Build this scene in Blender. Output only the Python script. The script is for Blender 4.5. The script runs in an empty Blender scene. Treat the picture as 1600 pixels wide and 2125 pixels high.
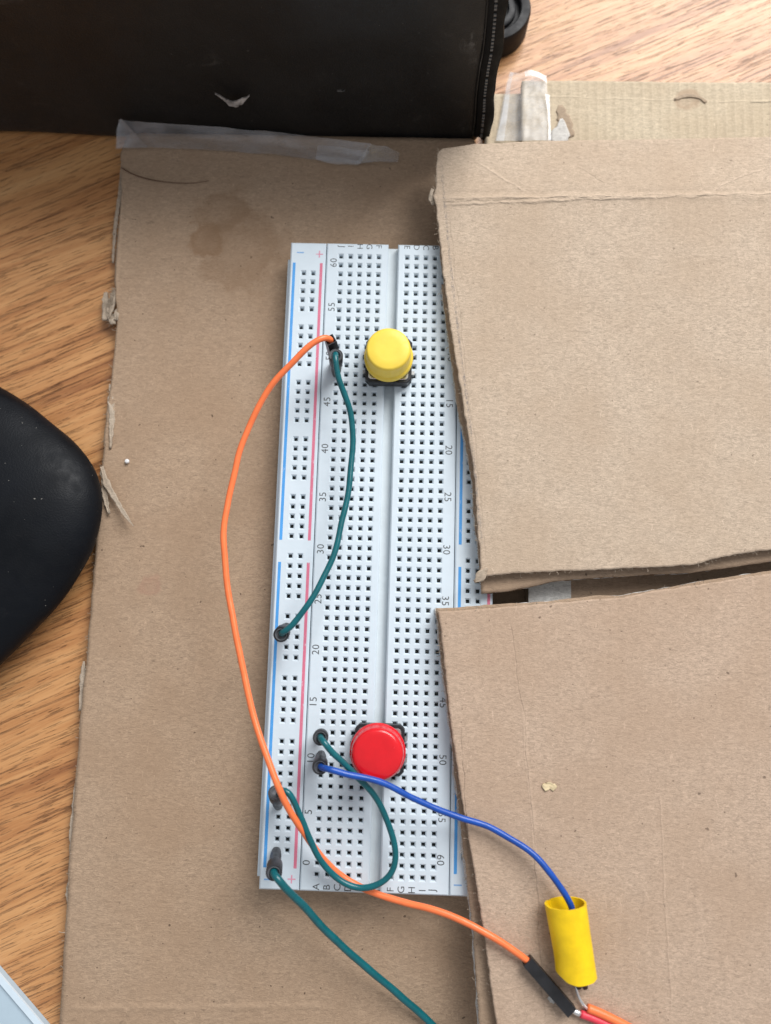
import bpy, bmesh, math, random
from mathutils import Vector, Matrix, noise
random.seed(7)
MM = 0.001
scene = bpy.context.scene

# ------------------------------------------------------------------ camera
ZB = 12.8                                   # height of the breadboard's top face above the table, mm
CAM = Vector((3.830, -19.094, 195.063 + ZB))
R = Matrix(((0.99946688, 0.02891278, -0.01516585),
            (0.02640174, -0.98900132, -0.14553121),
            (-0.01920676, 0.14505322, -0.98923742)))       # rows: image right, image down, view direction
cam_d = bpy.data.cameras.new('camera'); cam = bpy.data.objects.new('camera', cam_d)
scene.collection.objects.link(cam); scene.camera = cam
rot = Matrix((R[0], -R[1], -R[2])).transposed()
cam.matrix_world = Matrix.Translation(CAM * MM) @ rot.to_4x4()
cam_d.sensor_fit = 'HORIZONTAL'; cam_d.sensor_width = 36.0; cam_d.lens = 36.0
cam_d.clip_start = 0.005; cam_d.clip_end = 20.0
cam_d.dof.use_dof = True; cam_d.dof.focus_distance = 0.192; cam_d.dof.aperture_fstop = 13.0

# ------------------------------------------------------------------ light: one big window plus soft room light
w = bpy.data.worlds.new('World'); scene.world = w; w.use_nodes = True
w.node_tree.nodes['Background'].inputs[0].default_value = (0.93, 0.95, 1.0, 1)
w.node_tree.nodes['Background'].inputs[1].default_value = 0.48

def area(name, loc, target, sx, sy, power, col):
    l = bpy.data.lights.new(name, 'AREA'); l.shape = 'RECTANGLE'; l.size = sx; l.size_y = sy
    l.energy = power; l.color = col
    o = bpy.data.objects.new(name, l); scene.collection.objects.link(o)
    o.location = loc
    o.rotation_euler = (Vector(target) - Vector(loc)).to_track_quat('-Z', 'Y').to_euler()
    return o
area('window_light', (0.56, 0.92, 1.00), (0.03, 0.03, 0), 0.9, 0.9, 31, (0.985, 0.975, 0.965))

vs = scene.view_settings
vs.view_transform = 'Standard'; vs.look = 'None'; vs.exposure = 0.0; vs.gamma = 1.0; vs.use_curve_mapping = False
scene.render.engine = 'CYCLES'
scene.cycles.max_bounces = 7; scene.cycles.transparent_max_bounces = 8

# ------------------------------------------------------------------ helpers
def P(px, py, z):
    """point of the place (mm) at height z, measured from photograph pixels"""
    d = R.transposed() @ Vector(((px - 800) / 1600, (py - 1062.5) / 1600, 1))
    return CAM + d * ((z - CAM.z) / d.z)
def PY(px, py, y):
    d = R.transposed() @ Vector(((px - 800) / 1600, (py - 1062.5) / 1600, 1))
    return CAM + d * ((y - CAM.y) / d.y)

COL = scene.collection
def root_loc(o):
    while o.parent: o = o.parent
    return Vector(o.location) / MM
def tag(o, label=None, cat=None, group=None, kind=None):
    if label: o['label'] = label
    if cat: o['category'] = cat
    if group: o['group'] = group
    if kind: o['kind'] = kind
    return o
def thing(name, loc, label, cat, group=None):
    o = bpy.data.objects.new(name, None); COL.objects.link(o)
    o.location = Vector(loc) * MM; o.empty_display_size = 0.005
    return tag(o, label, cat, group)
def mesh(name, verts, faces, mat, parent=None, smooth=False, loc=None):
    """verts in mm, in place"""
    if parent: off = root_loc(parent)
    elif loc is not None: off = Vector(loc)
    else:
        n = len(verts); off = Vector((sum(v[0] for v in verts) / n, sum(v[1] for v in verts) / n, min(v[2] for v in verts)))
    me = bpy.data.meshes.new(name)
    me.from_pydata([((v[0] - off[0]) * MM, (v[1] - off[1]) * MM, (v[2] - off[2]) * MM) for v in verts], [], faces)
    bm = bmesh.new(); bm.from_mesh(me); bmesh.ops.recalc_face_normals(bm, faces=bm.faces); bm.to_mesh(me); bm.free()
    if smooth:
        me.polygons.foreach_set('use_smooth', [True] * len(me.polygons))
    me.materials.append(mat)
    o = bpy.data.objects.new(name, me); COL.objects.link(o)
    if parent: o.parent = parent
    else: o.location = off * MM
    return o
def auto_smooth(o, deg=35):
    bm = bmesh.new(); bm.from_mesh(o.data)
    for e in bm.edges:
        if len(e.link_faces) == 2: e.smooth = e.calc_face_angle(0) < math.radians(deg)
    for f in bm.faces: f.smooth = True
    bm.to_mesh(o.data); bm.free(); return o
class MB:
    def __init__(s): s.v = []; s.f = []
    def add(s, vs, fs):
        b = len(s.v); s.v += [tuple(v) for v in vs]; s.f += [tuple(i + b for i in f) for f in fs]; return s
    def box(s, x0, x1, y0, y1, z0, z1):
        return s.add([(x0,y0,z0),(x1,y0,z0),(x1,y1,z0),(x0,y1,z0),(x0,y0,z1),(x1,y0,z1),(x1,y1,z1),(x0,y1,z1)],
                     [(0,3,2,1),(4,5,6,7),(0,1,5,4),(1,2,6,5),(2,3,7,6),(3,0,4,7)])
    def prism(s, pts, z0, z1, cham=0.0):
        n = len(pts); cx = sum(p[0] for p in pts)/n; cy = sum(p[1] for p in pts)/n
        rings = [[(p[0],p[1],z0) for p in pts], [(p[0],p[1],z1-cham) for p in pts]]
        if cham:
            q = []
            for p in pts:
                d = Vector((p[0]-cx, p[1]-cy)); l = d.length; d *= (l-cham)/l; q.append((cx+d.x, cy+d.y, z1))
            rings.append(q)
        vs = sum(rings, []); fs = [tuple(range(n))[::-1], tuple(range(len(vs)-n, len(vs)))]
        for k in range(len(rings)-1):
            for i in range(n): fs.append((k*n+i, k*n+(i+1)%n, (k+1)*n+(i+1)%n, (k+1)*n+i))
        return s.add(vs, fs)
    def build(s, name, mat, parent=None, smooth=False, loc=None): return mesh(name, s.v, s.f, mat, parent, smooth, loc)
def frame(ax):
    ax = ax.normalized(); a = Vector((0,0,1)) if abs(ax.z) < 0.9 else Vector((1,0,0))
    u = ax.cross(a).normalized(); return u, ax.cross(u).normalized()
def lathe(base, ax, prof, n=28, sq=0.0):
    """revolve prof [(t, r)] round the axis ax from base"""
    ax = Vector(ax).normalized(); u, v = frame(ax); vs = []; fs = []
    for t, r in prof:
        for i in range(n):
            a = 2*math.pi*i/n
            vs.append(Vector(base) + ax*t + (u*math.cos(a) + v*math.sin(a))*r)
    m = len(prof)
    for k in range(m-1):
        for i in range(n): fs.append((k*n+i, k*n+(i+1)%n, (k+1)*n+(i+1)%n, (k+1)*n+i))
    fs.append(tuple(range(n))); fs.append(tuple(range((m-1)*n, m*n)))
    return vs, fs
def catmull(pts, step=0.6):
    pts = [Vector(p) for p in pts]; q = [pts[0]*2-pts[1]] + pts + [pts[-1]*2-pts[-2]]; out = []
    for i in range(1, len(q)-2):
        n = max(2, int((q[i+1]-q[i]).length/step))
        for k in range(n):
            t = k/n; a,b,c,d = q[i-1],q[i],q[i+1],q[i+2]
            out.append(0.5*((2*b)+(c-a)*t+(2*a-5*b+4*c-d)*t*t+(3*b-a-3*c+d)*t**3))
    out.append(pts[-1]); return out
def tube(pts, r, n=14, step=0.6, raw=False, wob=0.0):
    p = pts if raw else catmull(pts, step); vs = []; fs = []; up = None
    for i, c in enumerate(p):
        t = (p[min(i+1,len(p)-1)] - p[max(i-1,0)]).normalized()
        if up is None: up = frame(t)[0]
        up = (up - t*up.dot(t)).normalized(); s = t.cross(up)
        rr = r(i/(len(p)-1)) if callable(r) else r
        rr *= 1 + wob*noise.noise(c*0.35)
        for k in range(n):
            a = 2*math.pi*k/n; vs.append(c + (up*math.cos(a)+s*math.sin(a))*rr)
    for i in range(len(p)-1):
        for k in range(n): fs.append((i*n+k, i*n+(k+1)%n, (i+1)*n+(k+1)%n, (i+1)*n+k))
    fs.append(tuple(range(n))); fs.append(tuple(range((len(p)-1)*n, len(p)*n)))
    return vs, fs
def resample(pl, ts):
    L = [0]
    for a, b in zip(pl, pl[1:]): L.append(L[-1] + (b-a).length)
    out = []
    for t in ts:
        s = t*L[-1]; k = 0
        while k < len(pl)-2 and L[k+1] < s: k += 1
        f = (s-L[k])/max(1e-9, L[k+1]-L[k]); out.append(pl[k].lerp(pl[k+1], f))
    return out
def V2(p): return Vector((p[0], p[1], 0))
def jag(pl, amp, freq, seed, n=260):
    """roughen an edge line"""
    q = resample(pl, [i/n for i in range(n+1)]); out = []
    for i, c in enumerate(q):
        t = (q[min(i+1,n)]-q[max(i-1,0)]).normalized(); nn = Vector((-t.y, t.x, 0))
        h = noise.noise(Vector((c.x*freq, c.y*freq, seed))) + 0.5*noise.noise(Vector((c.x*freq*3.1, c.y*freq*3.1, seed+9)))
        if i in (0, n): h = 0
        out.append(c + nn*amp*h)
    return out
def sheet(L, Rr, B, T, nx, ny, zf, thick):
    """closed thin sheet between four edge lines; zf(x, y) is its top"""
    us = [i/nx for i in range(nx+1)]; vv = [j/ny for j in range(ny+1)]
    L, Rr, B, T = resample(L, vv), resample(Rr, vv), resample(B, us), resample(T, us)
    c00, c10, c01, c11 = B[0], B[-1], T[0], T[-1]; top = []
    for j, v in enumerate(vv):
        for i, u in enumerate(us):
            p = L[j]*(1-u)+Rr[j]*u + B[i]*(1-v)+T[i]*v - (c00*(1-u)*(1-v)+c10*u*(1-v)+c01*(1-u)*v+c11*u*v)
            top.append((p.x, p.y, zf(p.x, p.y)))
    vs = top + [(a, b, c-thick) for a, b, c in top]; N = len(top); W = nx+1; fs = []
    for j in range(ny):
        for i in range(nx):
            a = j*W+i; fs.append((a, a+1, a+W+1, a+W)); fs.append((N+a, N+a+W, N+a+W+1, N+a+1))
    for i in range(nx):
        a = i; fs.append((a, N+a, N+a+1, a+1)); a = ny*W+i; fs.append((a, a+1, N+a+1, N+a))
    for j in range(ny):
        a = j*W; fs.append((a, a+W, N+a+W, N+a)); a = j*W+nx; fs.append((a, N+a, N+a+W, a+W))
    return vs, fs

# ------------------------------------------------------------------ materials
class NT:
    def __init__(s, name):
        s.m = bpy.data.materials.new(name); s.m.use_nodes = True; s.t = s.m.node_tree
        s.b = s.t.nodes['Principled BSDF']; s.out = s.t.nodes['Material Output']
    def n(s, typ, props=None, **ins):
        k = s.t.nodes.new(typ)
        for a, b in (props or {}).items(): setattr(k, a, b)
        for a, b in ins.items(): s.set(k, a, b)
        return k
    def set(s, k, a, b):
        i = k.inputs[int(a[1:])] if a[0] == 'i' and a[1:].isdigit() else k.inputs[a.replace('_', ' ')]
        if isinstance(b, bpy.types.NodeSocket): s.t.links.new(b, i)
        else: i.default_value = b
    def math(s, op, a, b=0.0, c=0.0, clamp=False):
        k = s.n('ShaderNodeMath', {'operation': op, 'use_clamp': clamp}, i0=a, i1=b, i2=c); return k.outputs[0]
    def pos(s):                                             # place coordinates in mm
        g = s.n('ShaderNodeNewGeometry')
        return s.n('ShaderNodeVectorMath', {'operation': 'SCALE'}, i0=g.outputs['Position'], Scale=1000.0).outputs[0]
    def map(s, v, scale=(1,1,1), rz=0.0, loc=(0,0,0)):
        return s.n('ShaderNodeMapping', None, Vector=v, Location=loc, Rotation=(0,0,rz), Scale=scale).outputs[0]
    def noise(s, v, scale, detail=3.0, rough=0.55, dist=0.0):
        return s.n('ShaderNodeTexNoise', None, Vector=v, Scale=scale, Detail=detail, Roughness=rough, Distortion=dist).outputs['Fac']
    def ramp(s, f, stops):
        k = s.n('ShaderNodeValToRGB', None, Fac=f); e = k.color_ramp.elements
        while len(e) < len(stops): e.new(0.5)
        for x, (p, c) in zip(e, stops): x.position = p; x.color = (*c, 1)
        return k.outputs[0]
    def rng(s, f, a, b, c=0.0, d=1.0):
        return s.n('ShaderNodeMapRange', {'interpolation_type': 'SMOOTHSTEP'}, i0=f, i1=a, i2=b, i3=c, i4=d).outputs[0]
    def mix(s, f, a, b, mode='MIX'):
        k = s.n('ShaderNodeMix', {'data_type': 'RGBA', 'blend_type': mode})
        s.set(k, 'i0', f)
        for i, x in ((6, a), (7, b)):
            if isinstance(x, bpy.types.NodeSocket): s.t.links.new(x, k.inputs[i])
            else: k.inputs[i].default_value = (*x, 1)
        return k.outputs[2]
    def bump(s, h, dist, strength=1.0, normal=None):
        k = s.n('ShaderNodeBump', None, Height=h, Distance=dist, Strength=strength)
        if normal: s.t.links.new(normal, k.inputs['Normal'])
        return k.outputs[0]
    def bs(s, **k):
        for a, b in k.items(): s.set(s.b, a, b)
        return s
def plastic(name, col, rough=0.35, var=0.06, bumpd=0.00002, spec=0.5, dust=0.0, sss=0.0):
    t = NT(name); p = t.pos(); f = t.noise(p, 0.35, 4)
    c = t.mix(t.rng(f, 0.3, 0.7), tuple(x*(1-var) for x in col), tuple(min(1, x*(1+var)) for x in col))
    if dust:
        d = t.rng(t.noise(p, 2.6, 2, 0.5), 0.735, 0.77)
        c = t.mix(t.math('MULTIPLY', d, dust), c, (0.55, 0.53, 0.48))
    r = t.rng(t.noise(p, 0.9, 5), 0.25, 0.75, rough*0.8, min(1, rough*1.25))
    t.bs(Base_Color=c, Roughness=r, Normal=t.bump(t.noise(p, 1.5, 4), bumpd))
    t.b.inputs['Specular IOR Level'].default_value = spec
    if sss:
        t.b.inputs['Subsurface Weight'].default_value = sss; t.b.inputs['Subsurface Radius'].default_value = (1, 0.8, 0.6)
        t.b.inputs['Subsurface Scale'].default_value = 0.0012
    return t.m
def metal(name, col, rough=0.3):
    t = NT(name); p = t.pos()
    t.bs(Base_Color=(*col, 1), Metallic=1.0, Roughness=t.rng(t.noise(p, 1.2, 3), 0.2, 0.8, rough*0.7, rough*1.4)); return t.m
def card(name, base, creases=(), stains=(), flute=0.0, fl=1.0, dark=0.0, dirt=1.0, rz=0.0):
    """kraft board: fibres, flecks, creases [(p0, p1, width, wobble, height)], stains [(centre, radius, colour, amount)]"""
    t = NT(name); p = t.pos(); q = t.map(p, (1, 1, 0.2), rz)
    fib = t.noise(t.map(p, (0.75, 2.1, 1), rz), 1.0, 5, 0.75, 1.2)
    fine = t.noise(q, 4.5, 3, 0.7)
    big = t.noise(q, 0.045, 4, 0.55)
    lo = tuple(x*0.65 for x in base); hi = tuple(min(1, x*1.33) for x in base)
    c = t.mix(t.rng(fib, 0.28, 0.72), lo, hi)
    c = t.mix(t.math('MULTIPLY', t.rng(fine, 0.25, 0.75), 0.3), c, tuple(x*1.12 for x in base))
    c = t.mix(t.math('MULTIPLY', t.rng(big, 0.3, 0.7), 0.5), c, (base[0]*0.86, base[1]*0.80, base[2]*0.74))
    # dark and pale fibre flecks
    d1 = t.rng(t.noise(t.map(p, (0.5, 1.5, 1), rz+0.5), 0.9, 2, 0.5, 1.2), 0.655, 0.74)
    d2 = t.rng(t.noise(t.map(p, (1.6, 0.5, 1), rz-0.3, (31, 7, 0)), 0.9, 2, 0.5, 1.5), 0.665, 0.75)
    c = t.mix(t.math('MULTIPLY', d1, 0.45*dirt), c, tuple(x*0.42 for x in base))
    c = t.mix(t.math('MULTIPLY', d2, 0.45), c, tuple(min(1, x*1.5) for x in base))
    sp = t.rng(t.noise(t.map(p, (1, 1, 1), 0, (5, 50, 3)), 0.75, 1, 0.4), 0.765, 0.79)
    c = t.mix(t.math('MULTIPLY', sp, 0.75*dirt), c, (0.07, 0.045, 0.03))
    h = t.math('ADD', t.math('MULTIPLY', fib, 0.6), t.math('MULTIPLY', fine, 0.4))
    nrm = t.bump(h, 0.00021)
    hs = None
    sx = t.n('ShaderNodeSeparateXYZ', None, Vector=p)
    for (p0, p1, wid, wob, amt) in creases:
        a = Vector(p0[:2]); b = Vector(p1[:2]); dd = (b-a); Ln = dd.length; dd /= Ln; nn = Vector((-dd.y, dd.x))
        dist = t.math('ADD', t.math('ADD', t.math('MULTIPLY', sx.outputs[0], nn.x), t.math('MULTIPLY', sx.outputs[1], nn.y)), -a.dot(nn))
        wb = t.math('MULTIPLY', t.math('SUBTRACT', t.noise(t.map(p, (1, 1, 0), 0, (amt*13, wid*7, 0)), 0.12, 4, 0.6), 0.5), wob)
        dist = t.math('ABSOLUTE', t.math('ADD', dist, wb))
        al = t.math('ADD', t.math('ADD', t.math('MULTIPLY', sx.outputs[0], dd.x), t.math('MULTIPLY', sx.outputs[1], dd.y)), -a.dot(dd))
        ends = t.math('MULTIPLY', t.rng(al, 0, min(4, Ln*0.4)), t.rng(al, Ln-min(4, Ln*0.4), Ln, 1, 0))
        brk = t.rng(t.noise(t.map(p, (1, 1, 0), 0, (amt*3, 11, 0)), 0.25, 2), 0.3, 0.5, 0.35, 1.0)
        m = t.math('MULTIPLY', t.math('MULTIPLY', t.rng(dist, 0, wid, 1, 0), ends), brk)
        c = t.mix(t.math('MULTIPLY', m, 0.22), c, tuple(min(1, x*1.35) for x in base) if amt > 0 else tuple(x*0.6 for x in base))
        hs = t.math('MULTIPLY', m, amt) if hs is None else t.math('ADD', hs, t.math('MULTIPLY', m, amt))
    if flute:
        s = t.math('SINE', t.math('ADD', t.math('MULTIPLY', sx.outputs[0], 2*math.pi/flute), t.math('MULTIPLY', t.noise(q, 0.1, 2), 2.0)))
        nrm = t.bump(s, 0.00004*fl, 1.0, nrm)
        c = t.mix(t.rng(s, 0.6, 1.0, 0, 0.14*fl), c, tuple(min(1, x*1.35) for x in base))
    if hs is not None: nrm = t.bump(hs, 0.00030, 1.0, nrm)
    for (ce, ra, col, am) in stains:
        v = t.n('ShaderNodeVectorMath', {'operation': 'DISTANCE'}, i0=p, i1=tuple(ce)).outputs['Value']
        v = t.math('ADD', v, t.math('MULTIPLY', t.math('SUBTRACT', t.noise(q, 0.16, 5, 0.65), 0.5), ra*2.0))
        rim = t.math('MULTIPLY', t.rng(v, ra*0.35, ra*0.9, 0.6, 1.0), t.rng(v, ra*0.8, ra*1.25, 1, 0))
        c = t.mix(t.math('MULTIPLY', rim, am), c, col)
    t.bs(Base_Color=c, Roughness=0.88, Normal=nrm); t.b.inputs['Specular IOR Level'].default_value = 0.25
    return t.m

def wood():
    t = NT('oak_table'); p = t.pos(); A = math.radians(-25)
    q = t.map(p, (1, 1, 1), A)
    warp = t.math('MULTIPLY', t.math('SUBTRACT', t.noise(t.map(q, (0.010, 0.03, 1)), 1.0, 3), 0.5), 5.0)
    sep = t.n('ShaderNodeSeparateXYZ', None, Vector=q)
    q2 = t.n('ShaderNodeCombineXYZ', None, X=sep.outputs[0], Y=t.math('ADD', sep.outputs[1], warp), Z=0.0).outputs[0]
    band = t.noise(t.map(q2, (0.006, 0.11, 1)), 1.0, 4, 0.6)
    mid = t.noise(t.map(q2, (0.018, 0.40, 1)), 1.0, 6, 0.7)
    fine = t.noise(t.map(q2, (0.07, 2.8, 1)), 1.0, 4, 0.75)
    c = t.ramp(t.math('ADD', t.math('MULTIPLY', band, 0.5), t.math('MULTIPLY', mid, 0.5)),
               [(0.34, (0.26, 0.095, 0.03)), (0.45, (0.46, 0.205, 0.072)), (0.54, (0.57, 0.285, 0.11)), (0.66, (0.65, 0.36, 0.155))])
    # open pores: long thin dark dashes, two lengths
    p1 = t.rng(t.noise(t.map(q2, (0.034, 1.0, 1), 0, (3, 17, 0)), 1.0, 5, 0.68), 0.56, 0.62)
    p2 = t.rng(t.noise(t.map(q2, (0.11, 2.3, 1), 0, (40, 5, 0)), 1.0, 3, 0.6), 0.59, 0.65)
    pores = t.math('MAXIMUM', t.math('MULTIPLY', p1, t.rng(band, 0.38, 0.62, 1.0, 0.35)), t.math('MULTIPLY', p2, 0.75))
    c = t.mix(t.math('MULTIPLY', pores, 0.5), c, (0.15, 0.058, 0.022))
    c = t.mix(t.math('MULTIPLY', t.rng(fine, 0.5, 0.72), 0.40), c, (0.25, 0.105, 0.04))
    c = t.mix(t.math('MULTIPLY', t.rng(fine, 0.48, 0.28), 0.25), c, (0.68, 0.43, 0.21))
    h = t.math('SUBTRACT', t.math('MULTIPLY', fine, 0.4), t.math('MULTIPLY', pores, 1.0))
    nrm = t.bump(h, 0.00022)
    t.bs(Base_Color=c, Roughness=t.rng(mid, 0.3, 0.7, 0.44, 0.36), Normal=nrm)
    t.b.inputs['Specular IOR Level'].default_value = 0.38
    t.b.inputs['Coat Weight'].default_value = 0.4; t.b.inputs['Coat Roughness'].default_value = 0.30
    return t.m

def film(name, tint, op=0.35, rough=0.18, gloss=0.06):
    """clear sticky tape: mostly see-through, with a milky scatter and a gloss"""
    t = NT(name); p = t.pos(); t.t.nodes.remove(t.b)
    tr = t.n('ShaderNodeBsdfTransparent', None, Color=(0.97, 0.975, 0.98, 1))
    di = t.n('ShaderNodeBsdfDiffuse', None, Color=(*tint, 1))
    f = t.noise(t.map(p, (0.5, 1.0, 1)), 0.22, 3, 0.6)
    nrm = t.bump(t.noise(p, 0.22, 2), 0.00025)
    gl = t.n('ShaderNodeBsdfGlossy', None, Color=(1, 1, 1, 1), Roughness=rough); t.set(gl, 'Normal', nrm)
    m1 = t.n('ShaderNodeMixShader', None, Fac=t.rng(f, 0.3, 0.7, op*0.55, op*1.3)); t.set(m1, 'i1', tr.outputs[0]); t.set(m1, 'i2', di.outputs[0])
    lw = t.n('ShaderNodeLayerWeight', None, Blend=0.5); t.set(lw, 'Normal', nrm)
    fz = t.math('ADD', t.math('MULTIPLY', t.math('POWER', lw.outputs['Facing'], 4.0), 0.6), gloss)
    m2 = t.n('ShaderNodeMixShader', None, Fac=fz); t.set(m2, 'i1', m1.outputs[0]); t.set(m2, 'i2', gl.outputs[0])
    t.t.links.new(m2.outputs[0], t.out.inputs[0]); return t.m

def rubber_black(name, col, rough, dust=0.6, scuff=0.0, bd=0.00006, spec=0.15, rubs=()):
    t = NT(name); p = t.pos()
    c = t.mix(t.rng(t.noise(p, 0.05, 4), 0.3, 0.7), col, tuple(x*1.6 for x in col))
    d = t.rng(t.noise(t.map(p, (1, 1.4, 1)), 1.05, 1.5, 0.4), 0.775, 0.80)
    c = t.mix(t.math('MULTIPLY', d, dust), c, (0.5, 0.48, 0.42))
    if scuff:
        s = t.rng(t.noise(t.map(p, (1, 1, 1)), 0.14, 6, 0.75, 0.8), 0.60, 0.78)
        c = t.mix(t.math('MULTIPLY', s, scuff), c, (0.11, 0.10, 0.09))
    for ce, ra in rubs:                                     # rubbed, greyed patches
        v = t.n('ShaderNodeVectorMath', {'operation': 'DISTANCE'}, i0=p, i1=tuple(ce)).outputs['Value']
        k = t.math('MULTIPLY', t.rng(v, 0, ra, 1, 0), t.rng(t.noise(t.map(p, (1, 1, 0.4)), 0.6, 5, 0.7), 0.45, 0.7))
        c = t.mix(t.math('MULTIPLY', k, 0.8), c, (0.13, 0.125, 0.12))
    t.bs(Base_Color=c, Roughness=t.rng(t.noise(p, 0.3, 5), 0.3, 0.7, rough*0.85, rough*1.2), Normal=t.bump(t.noise(p, 2.2, 3), bd))
    t.b.inputs['Specular IOR Level'].default_value = spec
    return t.m

YP = 120.9                                  # front face of the tall case
KRAFT = (0.49, 0.355, 0.245)
M_wood = wood()
M_abs = plastic('white_abs', (0.60, 0.68, 0.74), 0.42, 0.02, 0.000012, 0.45, 0, 0.0)
M_absg = plastic('channel_abs', (0.60, 0.655, 0.68), 0.5, 0.03)
M_clip = metal('contact_metal', (0.58, 0.60, 0.58), 0.45)
M_foam = plastic('foam_pad', (0.72, 0.72, 0.70), 0.9, 0.08)
M_ink = plastic('grey_ink', (0.055, 0.058, 0.062), 0.6, 0.3)
def worn_ink(name, col):
    t = NT(name); p = t.pos()
    f = t.rng(t.noise(t.map(p, (1.2, 0.4, 1)), 1.3, 5, 0.75), 0.60, 0.68)
    c = t.mix(t.math('MULTIPLY', f, 0.6), col, (0.70, 0.74, 0.80))
    c = t.mix(t.rng(t.noise(p, 0.25, 3), 0.3, 0.7, 0, 0.35), c, tuple(x*0.7 for x in col))
    t.bs(Base_Color=c, Roughness=0.5); return t.m
M_blue_ink = worn_ink('blue_ink', (0.07, 0.33, 0.74))
M_red_ink = worn_ink('red_ink', (0.66, 0.17, 0.26))
M_blue_ink2 = worn_ink('pale_blue_ink', (0.22, 0.42, 0.72))
M_red_ink2 = worn_ink('pale_red_ink', (0.70, 0.30, 0.40))
M_ink2 = worn_ink('worn_grey_ink', (0.075, 0.08, 0.085))
M_yellow = plastic('yellow_cap', (0.85, 0.615, 0.075), 0.42, 0.04, 0.00001, 0.4)
M_red = plastic('red_cap', (0.66, 0.009, 0.016), 0.22, 0.04, 0.000006, 0.5)
M_black = plastic('black_plastic', (0.014, 0.014, 0.016), 0.4, 0.3, 0.00002, 0.5, 0.10)
M_plug = plastic('plug_plastic', (0.03, 0.031, 0.036), 0.42, 0.35, 0.00004, 0.5, 0.12)
M_plugring = plastic('plug_ring', (0.10, 0.105, 0.115), 0.45, 0.3)
M_steel = metal('steel', (0.72, 0.71, 0.68), 0.25)
M_leg = metal('dull_leg', (0.42, 0.42, 0.41), 0.5)
M_tin = metal('tinned_wire', (0.80, 0.79, 0.77), 0.38)
M_orange = plastic('orange_pvc', (0.90, 0.195, 0.06), 0.34, 0.05, 0.00001, 0.45)
M_green = plastic('green_pvc', (0.001, 0.105, 0.125), 0.3, 0.1, 0.00001, 0.5)
M_bluew = plastic('blue_pvc', (0.005, 0.068, 0.37), 0.32, 0.1, 0.00001, 0.5)
M_redw = plastic('red_pvc', (0.70, 0.045, 0.075), 0.4, 0.08)
M_tube = plastic('yellow_sleeve', (0.84, 0.56, 0.006), 0.42, 0.07, 0.00003, 0.4)
M_flute = card('fluting_paper', (0.30, 0.20, 0.13))
M_torn = card('torn_kraft', (0.40, 0.31, 0.225), dirt=0.3)
M_pale = card('torn_paper', (0.44, 0.365, 0.285), dirt=0.2)
M_palewhite = card('white_liner', (0.66, 0.65, 0.62), dirt=0.3)
M_tape_a = film('clear_tape', (0.46, 0.47, 0.50), 0.30, 0.25, 0.05)
M_tape_b = film('clear_tape_bright', (0.84, 0.85, 0.86), 0.26, 0.22, 0.012)
M_pouch = rubber_black('black_leatherette', (0.0095, 0.0093, 0.0093), 0.38, 0.12, 0.35, 0.00010, 0.3, [(PY(988,85,YP), 6.0), (PY(996,125,YP), 4.0), (PY(975,262,YP), 4.0)])
M_case = rubber_black('black_soft_plastic', (0.0022, 0.0030, 0.0046), 0.5, 0.4, 0.05, 0.00006, 0.17)
M_zip = plastic('zip_teeth', (0.11, 0.11, 0.11), 0.3)
M_ziptape = rubber_black('zip_tape', (0.005, 0.005, 0.005), 0.55, 0.05)
M_paleblue = plastic('pale_blue_plastic', (0.42, 0.53, 0.61), 0.5, 0.02)
M_paleedge = plastic('pale_blue_rim', (0.62, 0.73, 0.81), 0.4, 0.02)
M_lid = rubber_black('matt_black_lid', (0.008,0.008,0.009), 0.5, 0.1, 0.0, 0.00002, 0.25)
M_bead = plastic('white_bead', (0.85, 0.85, 0.85), 0.3)
M_lint = plastic('grey_lint', (0.36, 0.33, 0.31), 0.9, 0.5)
M_lint2 = plastic('dark_lint', (0.10, 0.095, 0.09), 0.9, 0.3)
M_hair = plastic('brown_thread', (0.10, 0.045, 0.02), 0.6, 0.2)
M_crumb = plastic('dry_crumb', (0.58, 0.47, 0.29), 0.8, 0.25)

# ------------------------------------------------------------------ the table
tb = mesh('table_top', [(-900,-900,0),(900,-900,0),(900,900,0),(-900,900,0),(-900,-900,-25),(900,-900,-25),(900,900,-25),(-900,900,-25)],
          [(0,1,2,3),(4,7,6,5),(0,4,5,1),(1,5,6,2),(2,6,7,3),(3,7,4,0)], M_wood, loc=(0,0,0))
tag(tb, 'oak table top with coarse brown diagonal grain under everything', 'table', kind='structure')

def pl(z, *pts): return [V2(P(x, y, z)) for x, y in pts]
def nz(x, y, f, s=0.0): return noise.noise(Vector((x*f, y*f, s)))

# ------------------------------------------------------------------ base cardboard sheet
ZS = 3.4
M_base = card('kraft_base', (0.385, 0.274, 0.187),
    creases=[(P(130,2092,ZS), P(700,2088,ZS), 1.3, 1.2, 0.5), (P(255,350,ZS), P(236,700,ZS), 0.9, 0.8, 0.6)],
    stains=[(P(428,498,ZS), 5.2, (0.24,0.135,0.07), 0.6), (P(460,440,ZS), 7.0, (0.25,0.155,0.09), 0.5), (P(500,520,ZS), 11.0, (0.25,0.155,0.09), 0.45),
            (P(315,1215,ZS), 3.0, (0.36,0.20,0.14), 0.45)], rz=0.0)
M_base_low = card('kraft_base_liner', (0.40, 0.32, 0.245))
base_left = [(250,318),(251,352),(253,400),(246,470),(240,540),(238,585),(243,640),(240,700),(230,800),(221,860),(216,920),(211,985),(207,1060),(196,1160),(189,1260),
             (181,1350),(174,1420),(166,1500),(159,1600),(151,1700),(143,1800),(137,1900),(131,2000),(124,2125),(118,2210)]
bl = jag(pl(ZS, *base_left), 0.35, 0.25, 1.0); bl.reverse()
YE = 120.2
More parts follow.
